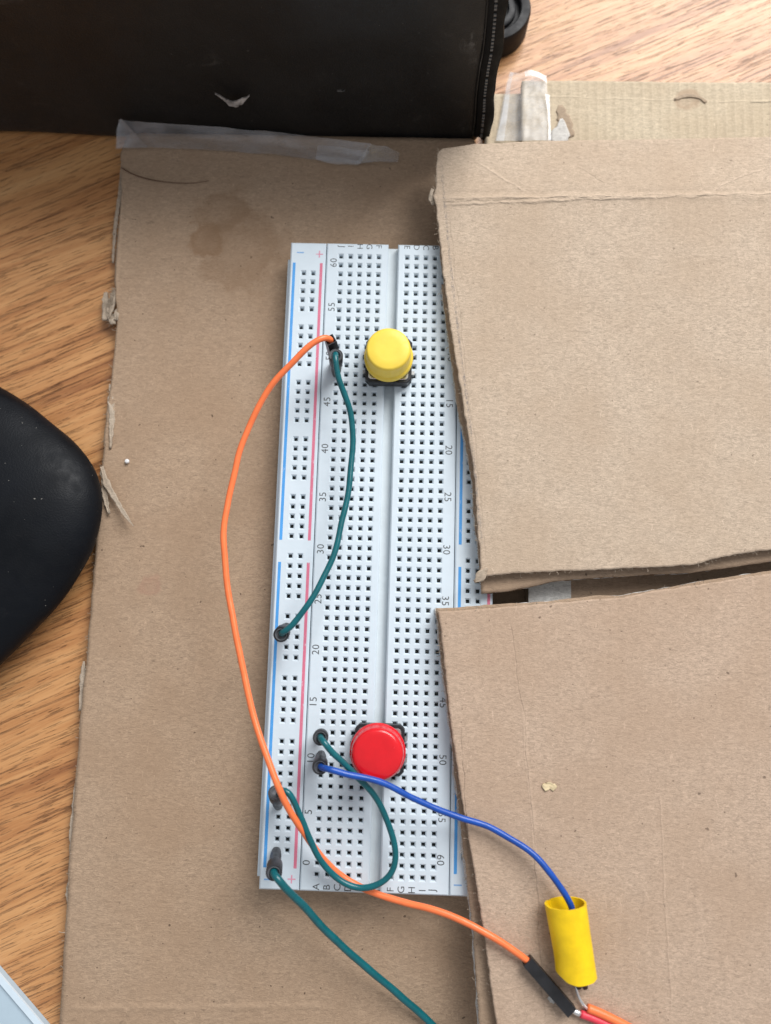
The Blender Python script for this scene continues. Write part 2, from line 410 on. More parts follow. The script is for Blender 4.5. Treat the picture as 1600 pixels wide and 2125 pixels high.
bt = [V2(P(250,318,ZS))] + [Vector((x, YE+0.1*nz(x,0,0.1), 0)) for x in range(-78, 24, 4)] + [V2(P(1000,325,ZS)), V2(P(1250,325,ZS)), V2(P(1750,325,ZS))]
bb = pl(ZS, (118,2210),(700,2210),(1750,2210)); br = pl(ZS, (1750,2210),(1750,325))
def z_base(x, y): return ZS + 0.25*nz(x, y, 0.02, 3) + 0.05*nz(x, y, 0.2, 5)
cs = thing('cardboard_sheet', P(560,1300,0), 'large flat brown cardboard sheet with frayed side edge, lying on the wood beneath the breadboard', 'cardboard')
t0 = mesh('top_liner', *sheet(bl, br, bb, bt, 150, 190, z_base, 0.35), M_base, cs, True)
def shift(lst, dx, dy=0): return [p + Vector((dx, dy, 0)) for p in lst]
mesh('fluting', *sheet(shift(bl,0.5), br, shift(bb,0,0.5), shift(bt,0,-0.5), 420, 12, lambda x, y: z_base(x,y)-1.55+1.05*math.sin(2*math.pi*x/4.2), 0.2), M_flute, t0, True)
bl2 = shift(jag(jag(pl(ZS, *base_left), 0.9, 0.12, 5.0), 0.3, 1.2, 6.0, 420), -0.45); bl2.reverse()
mesh('bottom_liner', *sheet(bl2, br, bb, bt, 60, 120, lambda x, y: z_base(x,y)-2.85, 0.35), M_base_low, t0, True)

def scrap(name, pts, z0, z1, mat, parent, seed, thick=0.3, lump=0.35, n=7):
    """little torn strip: pts = [(px, py, half width px)] along its length"""
    q = [P(x, y, z0 + (z1-z0)*i/(len(pts)-1)) for i, (x, y, _) in enumerate(pts)]; W = [a[2]/8.3 for a in pts]
    c = catmull(q, 0.7); vs = []; fs = []; m = len(c)
    for i, p in enumerate(c):
        s = i/(m-1)*(len(W)-1); k = min(int(s), len(W)-2); wd = W[k] + (W[k+1]-W[k])*(s-k)
        tdir = (c[min(i+1,m-1)]-c[max(i-1,0)]).normalized(); nn = Vector((0,0,1)).cross(tdir).normalized()
        wd *= 1 + 0.55*nz(p.x, p.y, 1.1, seed) + 0.35*nz(p.x, p.y, 3.2, seed)
        for j in range(n):
            u = j/(n-1)*2-1
            vs.append(p + nn*wd*u + Vector((0,0,lump*nz(p.x+u*2, p.y, 0.7, seed+j*0.3))))
    N = len(vs); vs += [v - Vector((0,0,thick)) for v in vs]
    for i in range(m-1):
        for j in range(n-1):
            a = i*n+j; fs += [(a,a+1,a+n+1,a+n), (N+a,N+a+n,N+a+n+1,N+a+1)]
        for j in (0, n-1):
            a = i*n+j; fs.append((a,a+n,N+a+n,N+a))
    for i in (0, m-1):
        for j in range(n-1): a = i*n+j; fs.append((a,a+1,N+a+1,N+a))
    return mesh(name, vs, fs, mat, parent, True)
scrap('torn_strip', [(174,1372,2.4),(170,1420,5.6),(168,1455,5.6),(166,1475,3.2)], 2.6, 2.4, M_pale, cs, 1)
scrap('torn_strip', [(161,1610,3.2),(155,1665,5.6),(150,1730,5.6),(146,1785,3.2)], 2.6, 2.4, M_pale, cs, 2)
scrap('torn_strip', [(144,1828,2.4),(140,1850,4.8),(141,1875,2.4)], 2.6, 2.4, M_pale, cs, 3)
scrap('torn_strip', [(234,797,7.2),(231,830,7.2),(232,870,5.6),(229,930,2.4)], 3.2, 3.9, M_pale, cs, 4)
scrap('torn_strip', [(211,975,3.2),(215,1010,5.6),(222,1050,5.6),(227,1066,2.4)], 3.9, 4.6, M_pale, cs, 6)
scrap('torn_strip', [(234,545,2.4),(239,470,4.0),(249,400,4.8),(255,330,4.0)], 2.2, 2.6, M_base_low, cs, 8)
for k, (a, b) in enumerate([((219,606),(216,664)),((238,602),(224,660)),((243,640),(240,664)),((228,650),(234,672))]):
    scrap('frayed_tuft', [(a[0],a[1],4),((a[0]+b[0])/2,(a[1]+b[1])/2,8),(b[0],b[1],5)], 3.0, 3.4+0.3*k, M_pale, cs, 11+k, 0.6, 0.9)
sl = scrap('cardboard_sliver', [(211,968,4),(222,1005,7),(245,1045,6),(262,1072,4),(277,1092,0.6)], 4.3, 7.0, M_pale, None, 21, 0.4, 0.15)
tag(sl, 'pointed pale splinter of torn cardboard sticking out by the black soft case', 'cardboard scrap')

# ------------------------------------------------------------------ breadboard
HX = [-13.97 + 2.54*i for i in range(5)] + [3.81 + 2.54*i for i in range(5)]
RX = [-23.86, -21.32, 21.32, 23.86]
def row(r): return 2.54*(r-30)
RAILROWS = [r for g in range(10) for r in range(59-6*g, 54-6*g, -1)]
YT, YBt = row(61)+3.75, row(-1)-3.75
bbd = thing('breadboard', (0, 0, ZS), 'white solderless breadboard full of square holes, lying on the flat cardboard sheet', 'breadboard')
clips = MB()
A_, B_, DZ = 0.85, 0.46, 0.34
def panel(mb, x0, x1, y0, y1, xs, ys, z, ch=0.35):
    """top face with funnel holes at xs times ys, chamfered rim and side walls"""
    bx = sorted([x0+ch, x1-ch] + [x+s*A_ for x in xs for s in (-1,1)]); by = sorted([y0+ch, y1-ch] + [y+s*A_ for y in ys for s in (-1,1)])
    hx = {round(x-A_,4) for x in xs}; hy = {round(y-A_,4) for y in ys}
    for i in range(len(bx)-1):
        for j in range(len(by)-1):
            a,b,c,d = bx[i],bx[i+1],by[j],by[j+1]
            if round(a,4) in hx and round(c,4) in hy:
                cx, cy = (a+b)/2, (c+d)/2
                o = [(a,c,z),(b,c,z),(b,d,z),(a,d,z)]
                e = 0.12
                o2 = [(a+e,c+e,z-0.03),(b-e,c+e,z-0.03),(b-e,d-e,z-0.03),(a+e,d-e,z-0.03)]
                q = [(cx+sx*B_,cy+sy*B_,z-DZ) for sx,sy in ((-1,-1),(1,-1),(1,1),(-1,1))]
                q2 = [(x,y,z-DZ-0.95) for x,y,_ in q]
                mb.add(o+o2+q+q2, [(k*4+i_, k*4+(i_+1)%4, k*4+4+(i_+1)%4, k*4+4+i_) for k in range(3) for i_ in range(4)])
                g = B_+0.02; zc = z-DZ-0.95
                w4 = [(cx+sx*g,cy+sy*g) for sx,sy in ((-1,-1),(1,-1),(1,1),(-1,1))]
                clips.add([(x,y,zc) for x,y in w4]+[(x,y,z-4.2) for x,y in w4], [(0,1,5,4),(1,2,6,5),(2,3,7,6),(3,0,4,7),(4,5,6,7)])
                # two spring leaves
                for s in (-1,1):
                    jit = random.uniform(-0.08,0.08)
                    clips.add([(cx-0.4,cy+s*0.43,zc-0.1),(cx+0.4,cy+s*0.43,zc-0.1),(cx+0.4,cy+s*(0.14+jit),zc-1.2),(cx-0.4,cy+s*(0.14+jit),zc-1.2)],[(0,1,2,3)])
            else: mb.add([(a,c,z),(b,c,z),(b,d,z),(a,d,z)], [(0,1,2,3)])
    r0 = [(x0,y0,z-ch),(x1,y0,z-ch),(x1,y1,z-ch),(x0,y1,z-ch)]; r1 = [(x0+ch,y0+ch,z),(x1-ch,y0+ch,z),(x1-ch,y1-ch,z),(x0+ch,y1-ch,z)]
    mb.add(r0+r1, [(i,(i+1)%4,4+(i+1)%4,4+i) for i in range(4)])
    zb = ZS+1.2
    mb.add(r0+[(x,y,zb) for x,y,_ in r0], [(i,(i+1)%4,4+(i+1)%4,4+i) for i in range(4)]+[(4,5,6,7)])
mrows = [row(r) for r in range(-1,62)]
rrows = [row(r)+0.12 for r in RAILROWS]
mb = MB(); panel(mb, -17.85, -1.25, YBt, YT, HX[:5], mrows, ZB); lft = mb.build('terminal_block', M_abs, bbd)
mb = MB(); panel(mb, 1.35, 17.75, YBt, YT, HX[5:], mrows, ZB); mb.build('terminal_block', M_abs, bbd)
MB().box(-1.3, 1.4, YBt+0.04, YT-0.04, ZS+1.3, ZB-2.6).build('centre_channel', M_absg, bbd)
mb = MB(); panel(mb, -27.6, -18.05, YBt, YT, RX[:2], rrows, ZB-0.02); rl = mb.build('power_rail', M_abs, bbd)
mb = MB(); panel(mb, 17.95, 27.6, YBt, YT, RX[2:], rrows, ZB-0.02); rr = mb.build('power_rail', M_abs, bbd)
zfl = ZB-4.5
MB().prism([(-28.9,P(534,1819,zfl).y),(-27.4,P(534,1819,zfl).y),(-27.4,P(604,538,zfl).y),(-28.9,P(604,538,zfl).y)], ZS+1.2, zfl, 0.3).build('side_flange', M_abs, rl)
MB().box(-27, 27, YBt+0.6, YT-0.6, ZS+0.05, ZS+1.19).build('foam_backing', M_foam, bbd)
tag(clips.build('contact_clips', M_clip, bbd), kind='stuff')
yA, yB_, yC, yD = P(614,545,ZB).y, P(584,1120,ZB).y, P(581,1166,ZB).y, P(551,1800,ZB).y
for par, xb, xr in ((rl, -26.45, -19.15), (rr, 19.25, 26.6)):
    for x, m in ((xb, M_blue_ink), (xr, M_red_ink)):
        for a, b in ((yA,yB_),(yC,yD)):
            MB().box(x-0.37, x+0.37, b, a, ZB-0.03, ZB+0.012).build('rail_line', m, par)
def text(s, c, ang, size, mat, parent, name, sx=1.0):
    cu = bpy.data.curves.new('t', 'FONT'); cu.body = s; cu.size = size; cu.align_x = 'CENTER'; cu.align_y = 'CENTER'; cu.resolution_u = 3
    cu.space_character = 1.05
    o = bpy.data.objects.new('t', cu); COL.objects.link(o)
    me = bpy.data.meshes.new_from_object(o.evaluated_get(bpy.context.evaluated_depsgraph_get()))
    bpy.data.objects.remove(o)
    # centre on the real outline, turn, lay on the board
    xs = [v.co.x for v in me.vertices]; ys = [v.co.y for v in me.vertices]; cx, cy = (min(xs)+max(xs))/2, (min(ys)+max(ys))/2
    off = root_loc(parent); ca, sa = math.cos(ang), math.sin(ang)
    for v in me.vertices:
        x, y = (v.co.x-cx)*sx, v.co.y-cy
        v.co = ((c[0]+x*ca-y*sa-off.x)*MM, (c[1]+x*sa+y*ca-off.y)*MM, (ZB+0.012-off.z)*MM)
    me.materials.clear(); me.materials.append(mat)
    ob = bpy.data.objects.new(name, me); COL.objects.link(ob); ob.parent = parent
    return ob
H = math.pi/2
for s, x, y in (('60',692,545),('55',688,637),('50',683,738),('45',678.5,834),('40',674,931),('35',669.5,1031),('30',665,1139),('25',660,1243),('20',655,1348),('15',650,1455),('10',645,1572),('5',640,1685),('0',635.5,1790)):
    text(s, P(x,y,ZB), H, 2.55, M_ink2, bbd, 'printed_number')
for s, x, y in (('10',936,742),('15',933,838),('20',931.5,934),('25',929.5,1031),('30',927,1141),('35',924.5,1247),('40',922,1350),('45',920,1458),('50',919,1577),('55',917,1696),('60',914.5,1785)):
    text(s, P(x,y,ZB), -H, 2.55, M_ink2, bbd, 'printed_number')
for s, x in zip('JIHGFEDCBA', HX):
    text(s, (x, P(750,511.5,ZB).y), -H, 2.25, M_ink2, bbd, 'printed_letter')
for s, x in zip('ABCDEFGHIJ', HX):
    text(s, (x, P(750,1843.5,ZB).y), H, 2.35, M_ink2, bbd, 'printed_letter')
for px, py, kind in ((623.5,524,'-'),(663,527.5,'+'),(556,1825,'-'),(605,1824.5,'+'),(950,1837,'-')):
    c = P(px,py,ZB); m = MB(); par = rl if px < 800 else rr
    if kind == '-': m.box(c.x-0.95,c.x+0.95,c.y-0.17,c.y+0.17,ZB-0.03,ZB+0.012)
    else:
        m.box(c.x-0.95,c.x+0.95,c.y-0.14,c.y+0.14,ZB-0.03,ZB+0.011); m.box(c.x-0.16,c.x+0.16,c.y-0.95,c.y+0.95,ZB-0.03,ZB+0.014)
    m.build('minus_sign' if kind == '-' else 'plus_sign', M_blue_ink2 if kind == '-' else M_red_ink2, par)

# ------------------------------------------------------------------ push buttons
def button(cx, cy, rz, mat, lab, cap_prof, cdx=0.0):
    t = thing('push_button', (cx, cy, ZB), lab, 'push button', 'push buttons plugged into the breadboard')
    def rotp(pts): return [(cx+x*math.cos(rz)-y*math.sin(rz), cy+x*math.sin(rz)+y*math.cos(rz)) for x, y in pts]
    h, k = 6.0, 1.1
    octo = [(-h,-h+k),(-h+k,-h),(h-k,-h),(h,-h+k),(h,h-k),(h-k,h),(-h+k,h),(-h,h-k)]
    MB().prism(rotp(octo), ZB+0.35, ZB+3.6, 0.25).build('switch_body', M_black, t)
    h2 = 5.2
    rim = MB(); r = 0.9
    oc = []
    for sx, sy, a0 in ((1,1,0),(-1,1,90),(-1,-1,180),(1,-1,270)):
        for a in range(0,91,18): oc.append((sx*(h2-r)+r*math.cos(math.radians(a0+a)), sy*(h2-r)+r*math.sin(math.radians(a0+a))))
    MB().prism(rotp(oc), ZB+3.61, ZB+3.95, 0.12).build('metal_plate', M_steel, t)
    inn = [(x*0.90, y*0.90) for x, y in oc]
    MB().prism(rotp(inn), ZB+3.951, ZB+4.02).build('plate_inset', M_black, t)
    for sx in (-1,1):
        for sy in (-1,1):
            m = MB(); y = sy*2.54
            m.prism(rotp([(sx*6.02,y-0.45),(sx*6.75,y-0.45),(sx*6.75,y+0.45),(sx*6.02,y+0.45)]), ZB-2.0, ZB+1.4, 0.0)
            m.build('switch_leg', M_leg, t)
    for sx in (-1,1):
        for sy in (-1,1):
            c = rotp([(sx*3.95, sy*3.95)])[0]
            mesh('rivet', *lathe((c[0],c[1],ZB+3.58), (0,0,1), [(0,0.55),(0.28,0.55),(0.42,0.38),(0.46,0.05)], 14), M_black, t, True)
    cp = mesh('button_cap', *lathe((cx+cdx,cy,ZB), (0,0,1), cap_prof, 72), mat, t, True); auto_smooth(cp, 50)
    mesh('plunger', *lathe((cx,cy,ZB+3.9), (0,0,1), [(0,1.7),(1.2,1.7)], 20), M_black, t)
    return t
prof_y = [(4.65,5.6),(4.6,6.0),(4.7,6.22),(6.0,6.28),(6.25,6.2),(6.5,5.85),(6.7,5.72),(10.9,5.60),(11.4,5.5),(11.75,5.28),(11.92,4.95),(11.95,3.0),(11.95,0.02)]
prof_r = [(4.55,5.6),(4.5,6.2),(4.6,6.5),(5.8,6.68),(6.05,6.6),(6.35,6.32),(6.5,6.24),(9.2,6.08),(9.75,5.92),(10.15,5.62),(10.35,5.2),(10.44,4.2),(10.5,2.0),(10.5,0.02)]
cy_ = P(807,757,ZB); cr_ = P(788,1552,ZB)
button(cy_.x, cy_.y, 0.0, M_yellow, 'push button with tall yellow round cap on the breadboard', prof_y)
button(cr_.x, cr_.y, 0.0, M_red, 'push button with glossy red round cap on the breadboard', prof_r, -0.35)

# ------------------------------------------------------------------ jumper wires
HOLES = [(x,y) for x in HX for y in mrows] + [(x,y) for x in RX for y in rrows]
def hole_near(px, py):
    p = P(px,py,ZB); return min(HOLES, key=lambda h: (h[0]-p.x)**2+(h[1]-p.y)**2)
def plug(parent, base_px, top_px, zt, big=1.0, mat=None):
    b = Vector((*hole_near(*base_px), ZB)); tp = P(*top_px, zt); ax = tp-b; L = ax.length; a = ax.normalized()
    b0 = b + a*0.25; L -= 0.25
    prof = [(0,0.05),(0.0,0.75),(0.25,1.05),(2.6,1.28),(L*0.52,1.33),(L*0.60,1.62),(L*0.66,1.72),(L-0.15,1.76),(L,1.66),(L-0.02,1.36),(L-0.7,1.18),(L-2.2,1.02),(L-2.3,0.02)]
    prof = [(t, r*big) for t, r in prof]
    pg = auto_smooth(mesh('plug', *lathe(b0, a, prof, 30), mat or M_plug, parent, True), 40)
    mesh('plug_ring', *lathe(b0, a, [(L-0.55,1.33*big),(L+0.02,1.34*big),(L+0.03,1.20*big),(L-0.6,1.12*big)], 26), M_plugring, pg, True)
    mesh('pin', *lathe(b0-Vector((0,0,3.2)), (0,0,1), [(0,0.05),(0.4,0.32),(3.5,0.32)], 12), M_tin, pg, True)
    return b0 + a*(L-1.9), a
def wire(parent, pts, r, mat, name='insulation'):
    c = catmull(pts, 0.5); n = len(c)
    for i in range(n):                                      # little kinks, none at the ends
        k = 0.35*min(1, i/12, (n-1-i)/12)
        c[i] = c[i] + Vector((nz(c[i].x, c[i].y, 0.11, 1), nz(c[i].x, c[i].y, 0.11, 7), 0.6*nz(c[i].x, c[i].y, 0.13, 4)))*k
    return mesh(name, *tube(c, r, 16, raw=True, wob=0.05), mat, parent, True)

# green wire between terminal row and minus rail, bowed
g1 = thing('jumper_wire', (*hole_near(697,772), ZB), 'green jumper wire bowing beside the yellow button, one end beside the orange wire plug', 'wire', 'green jumper wires')
e1, a1 = plug(g1, (699,772), (697,737), 25.6, 1.0, M_black)
e2, a2 = plug(g1, (592,1303), (583,1317), 24.0, 1.05, M_black)
wire(g1, [e1, e1+a1*2.2, P(697,748,27.0), P(703,782,26.2), P(716,820,24.5), P(728,862,23), P(732.5,912,22), P(728,972,22), P(718.5,1042,22.5), P(705,1108,23.2), P(686,1166,24),
          P(661,1218,25), P(631,1266,25.8), P(606,1298,25.6), e2+a2*2.6+Vector((0.5,0.6,0)), e2], 0.73, M_green)
# orange wire
og = thing('jumper_wire', (*hole_near(697,752), ZB), 'long orange jumper wire bowing past the board edge to a black connector', 'wire')
hb = Vector((*hole_near(698,752), ZB)); ht = P(685.5,705,26.6); ax = (ht-hb).normalized(); LH = (ht-hb).length
u_ = Vector((1,0,0)); u_ = (u_ - ax*u_.dot(ax)).normalized(); v_ = ax.cross(u_)
ca, sa = math.cos(0.52), math.sin(0.52); u_, v_ = u_*ca+v_*sa, v_*ca-u_*sa
def sqtube(b, u, v, ax, L, h, wall, depth):
    rings = [(0.2,h*0.96),(0.35,h),(L-0.1,h),(L,h*0.97),(L,h-wall),(L-depth,h-wall)]; vs=[]; fs=[]
    for t, k in rings:
        for sx, sy in ((-1,-1),(1,-1),(1,1),(-1,1)): vs.append(b+ax*t+u*sx*k+v*sy*k)
    for k in range(len(rings)-1):
        for i in range(4): fs.append((k*4+i,k*4+(i+1)%4,k*4+4+(i+1)%4,k*4+4+i))
    fs.append((0,1,2,3)); n=len(vs); fs.append((n-4,n-3,n-2,n-1)); return vs, fs
hs_ = mesh('plug', *sqtube(hb, u_, v_, ax, LH, 1.22, 0.3, 3), M_black, og)
mesh('pin', *lathe(hb-Vector((0,0,3)), (0,0,1), [(0,0.05),(0.4,0.3),(3.3,0.3)], 12), M_tin, hs_, True)
ZF = 18.1
ot = ht - ax*2.2
c0, c1 = P(1092,1991,ZF+1.45), P(1185,2098,ZF+1.45); cax = (c1-c0).normalized()
wire(og, [ot, ot+ax*2.4+Vector((-0.1,0.05,0)), P(668,703,28.2), P(640,720,28.3), P(601,757,27.5), P(553,815,26), P(520,876,24.5), P(496,945,23.5), P(478,1020,23), P(466,1090,23), P(465,1150,23), P(473,1220,23),
          P(489,1310,23.5), P(506,1400,24), P(528,1490,25), P(557,1583,26.8), P(580,1640,27.4), P(611,1698,24.5), P(650,1755,19.5), P(692,1803,15.8), P(740,1836,15.2), P(790,1858,15.8), P(840,1873,16.8), P(895,1886,18.2),
          P(960,1912,19.6), P(1020,1943,20.2), P(1062,1969,20.0), c0+cax*0.4, c0+cax*3.5], 0.77, M_orange)
v2 = Vector((0,0,1)); u2 = cax.cross(v2).normalized()
cn = mesh('connector_housing', *sqtube(c0, u2, v2, cax, (c1-c0).length, 1.28, 0.3, 2.0), M_black, og)
# green loop
g2 = thing('jumper_wire', (*hole_near(675,1515), ZB), 'green jumper wire looping below the red button back to the minus rail', 'wire', 'green jumper wires')
e1, a1 = plug(g2, (676,1514), (665,1531), 24.6, 1.02)
e2, a2 = plug(g2, (578,1678), (572,1645), 23.6, 1.0)
wire(g2, [e1, e1+a1*2.6, P(672,1542,27.0), P(688,1562,26.6), P(712,1583,25.6), P(742,1611,24.0), P(775,1650,22), P(802,1700,20), P(818,1748,18.8), P(820,1785,18.4), P(808,1817,18.3), P(784,1837,18.2),
          P(752,1843,17.9), P(720,1834,17.9), P(690,1813,18.2), P(664,1782,19.6), P(643,1742,21.6), P(626,1700,23.4), P(611,1664,24.6), P(598,1645,25.2), P(586,1640,24.9), e2+a2*1.4+Vector((0.9,0,0)), e2+Vector((0.3,0,0))], 0.73, M_green)
# green wire leaving the scene
g3 = thing('jumper_wire', (*hole_near(574,1770), ZB), 'green jumper wire running from the lowest rail hole over bare cardboard', 'wire', 'green jumper wires')
e1, a1 = plug(g3, (574,1769), (568.5,1812), 25.4, 1.05)
wire(g3, [e1, e1+a1*2.4, P(579,1827,26.8), P(598,1848,25.2), P(628,1880,22), P(670,1925,18), P(722,1974,14), P(775,2020,10.5), P(832,2068,7.5), P(888,2118,5.6), P(940,2170,4.6), P(990,2230,4.5)], 0.86, M_green)
# blue wire
b1 = thing('jumper_wire', (*hole_near(675,1570), ZB), 'blue jumper wire crossing the board edge and ending in the yellow sleeve', 'wire')
e1, a1 = plug(b1, (676,1569), (664,1592), 24.4, 1.02)
ty0, ty1 = P(1174,1874,ZF+4.0), P(1197,2031,ZF+4.0); tax = (ty1-ty0).normalized()
wire(b1, [e1, e1+a1*2.3+Vector((0.5,0,0)), P(683,1597,26.9), P(719,1606.5,26.4), P(765,1615,25.4), P(808,1631,24.2), P(859,1658,22.8), P(906,1680,21.6), P(955,1696,20.9), P(1010,1714,20.8),
          P(1064,1743,21.2), P(1107,1774,21.8), P(1140,1810,22.2), P(1166,1847,22.2), P(1184,1879,21.9), ty0+tax*2.0+Vector((1.2,0,-0.6)), ty0+tax*6+Vector((0.8,0,-1.2))], 0.73, M_bluew)

# ------------------------------------------------------------------ upper cardboard flap (two boards)
M_flapA = card('kraft_flap_upper', (0.495, 0.392, 0.296),
    creases=[(P(905,426,ZF), P(1640,398,ZF), 0.75, 3.0, 0.85), (P(905,412,ZF), P(1350,408,ZF), 0.6, 3.0, 0.6), (P(905,419,ZF), P(1640,402,ZF), 0.4, 3.0, -0.5), (P(985,318,ZF), P(1100,405,ZF), 0.5, 3.0, 0.4),
             (P(1190,335,ZF), P(1270,385,ZF), 0.4, 3.5, -0.25), (P(1440,412,ZF), P(1640,320,ZF), 0.5, 4.0, 0.4), (P(930,440,ZF), P(1010,1175,ZF), 0.3, 3.0, -0.15)], dirt=0.55, flute=3.1, fl=0.22)
M_flapB = card('kraft_flap_lower', (0.468, 0.348, 0.258),
    creases=[(P(1058,1275,ZF), P(1088,1500,ZF), 0.24, 2.2, -0.22), (P(1084,1470,ZF), P(1113,1800,ZF), 0.25, 2.2, -0.25), (P(1084,1470,ZF), P(1113,1800,ZF), 0.8, 2.2, 0.3), (P(1108,1760,ZF), P(1130,2130,ZF), 0.28, 2.2, -0.4),
             (P(955,1500,ZF), P(970,1760,ZF), 0.25, 2.4, -0.35), (P(1030,1615,ZF), P(1150,1582,ZF), 0.22, 3.0, -0.15), (P(1370,1640,ZF), P(1395,2130,ZF), 0.4, 2.0, 0.3),
             (P(1040,2055,ZF), P(1120,2040,ZF), 0.3, 1.0, 0.4)], dirt=0.8, flute=3.1, fl=0.2)
M_edge = card('kraft_edge', (0.37, 0.27, 0.19))
def board(parent, L, Rt, B, T, zf, th, mat, seeds, nx, ny, names, inset=0.3, jags=(0.3,0.3), low_shift=(0,0), lowmat=None, top_out=0.0):
    Lj = jag(L, jags[0], 0.45, seeds); Bj = jag(B, jags[1], 0.35, seeds+3); Tj = jag(T, 0.2, 0.3, seeds+5)
    Lj = jag(Lj, 0.13, 2.2, seeds+21, 420); Bj = jag(Bj, 0.10, 2.0, seeds+22, 420)
    Lj[0] = Bj[0]; Lj[-1] = Tj[0]
    top = mesh(names, *sheet(Lj, Rt, Bj, Tj, nx, ny, zf, 0.4), mat, parent, True)
    L2 = shift(jag(L, jags[0]*1.5, 0.8, seeds+7), inset); B2 = shift(jag(B, jags[1]*1.2, 0.8, seeds+8), 0, inset)
    mesh('fluting', *sheet(L2, Rt, B2, shift(T,0,-inset), 330, 24, lambda x, y: zf(x,y)-th/2+0.1+(th/2-0.55)*math.sin(2*math.pi*x/3.1), 0.22), M_flute, top, True)
    L3 = shift(jag(L, jags[0]*1.2, 0.6, seeds+11), low_shift[0]); B3 = shift(jag(B, jags[1]*1.4, 0.4, seeds+12), 0, low_shift[1])
    mesh('bottom_liner', *sheet(L3, Rt, B3, shift(jag(T,0.35,0.25,seeds+30),0,top_out), 90, 70, lambda x, y: zf(x,y)-th+0.4, 0.35), lowmat or M_edge, top, True)
    return top
uL = [(998,1196),(996,1150),(990,1080),(985,990),(975,925),(962,850),(950,775),(938,700),(928,625),(919,560),(912,490),(905,425),(899,405),(906,385),(905,350),(910,304)]
uB = [(998,1196),(1060,1190),(1150,1186),(1260,1182),(1360,1177),(1440,1172),(1452,1168),(1480,1160),(1530,1150),(1600,1141),(1720,1125)]
uT = [(910,304),(920,295),(985,285),(1120,278),(1300,275),(1500,271),(1720,266)]
yc = P(1000,412,ZF).y
def z_u(x, y):
    z = ZF + 0.35*nz(x,y,0.022,4) + 0.06*nz(x,y,0.25,1)
    # crease: the far part bends down a little
    yy = yc + 0.8*nz(x, 0, 0.12, 3) + 0.03*(x-20)
    d = y-yy
    if d > 0: z -= d*0.17
    z += 0.32*math.exp(-(d/1.0)**2)*(0.7+0.6*nz(x,y,0.3,8)) - 0.22*math.exp(-((d-1.6)/0.7)**2)
    # the open side gapes slightly
    g = max(0, 1-abs((y-25)/42)); z += 0.8*g*g*max(0, 1-(x-14)/22) if x > 10 else 0.8*g*g
    return z
uf = thing('cardboard_flap', P(1250,800,ZB), 'brown cardboard flap with a cross crease and pencilled side edge, covering upper board holes', 'cardboard', 'cardboard flaps on the board')
Rt_u = [V2(P(1720,1125,ZF)), V2(P(1720,266,ZF))]
tu = board(uf, pl(ZF,*uL), Rt_u, pl(ZF,*uB), pl(ZF,*uT), z_u, 2.5, M_flapA, 31, 170, 210, 'upper_board', 0.35, (0.28,0.22))
zl = ZF-2.6
lL = [(1000,1232),(997,1190),(992,1140),(984,1070),(979,990),(965,915),(950,850),(941,780),(931,705),(922,640),(916,590)]
lB = [(1000,1232),(1060,1226),(1110,1216),(1150,1206),(1240,1199),(1330,1194),(1440,1188),(1500,1180),(1600,1165),(1720,1150)]
lT = [(916,590),(1720,590)]
tl = board(uf, pl(zl,*lL), [V2(P(1720,1150,zl)), V2(P(1720,590,zl))], pl(zl,*lB), pl(zl,*lT), lambda x, y: zl+0.05*nz(x,y,0.2,2), 2.45, M_edge, 51, 90, 90, 'lower_board', 0.35, (0.3,0.2), (0,-0.1), M_palewhite)
# frayed corner and pencil mark
scrap('frayed_corner', [(1012,1178,3),(1000,1192,9),(992,1202,8),(984,1207,3)], ZF+0.3, ZF-0.4, M_pale, uf, 61, 0.4, 0.5)
scrap('frayed_corner', [(898,392,3),(894,406,6),(899,424,3)], ZF-0.4, ZF-0.9, M_pale, uf, 62, 0.4, 0.5)
t = NT('graphite'); p_ = t.pos(); al = t.rng(t.noise(t.map(p_, (2,0.7,1)), 1.6, 4, 0.7), 0.42, 0.70, 0.0, 0.5)
t.bs(Base_Color=(0.16,0.17,0.20,1), Roughness=0.7, Alpha=al); M_pencil = t.m
def ribbon(pts, wid, zf, lift=0.05):
    c = catmull([V2(p) for p in pts], 0.8); vs=[]; fs=[]
    for i, p in enumerate(c):
        tt = (c[min(i+1,len(c)-1)]-c[max(i-1,0)]).normalized(); nn = Vector((-tt.y,tt.x,0))*wid*(0.8+0.6*nz(p.x,p.y,0.4,3))
        for s in (-1,0,1): q = p+nn*s; vs.append((q.x,q.y,zf(q.x,q.y)+lift))
    for i in range(len(c)-1):
        for s in (0,1): a=i*3+s; fs.append((a,a+1,a+4,a+3))
    return vs, fs
mesh('pencil_line', *ribbon([P(x,y,ZF) for x,y in ((917,325),(921,400),(928,470),(938,580),(950,680),(962,780),(976,890),(985,970),(993,1060),(1001,1130))], 0.38, z_u), M_pencil, uf)

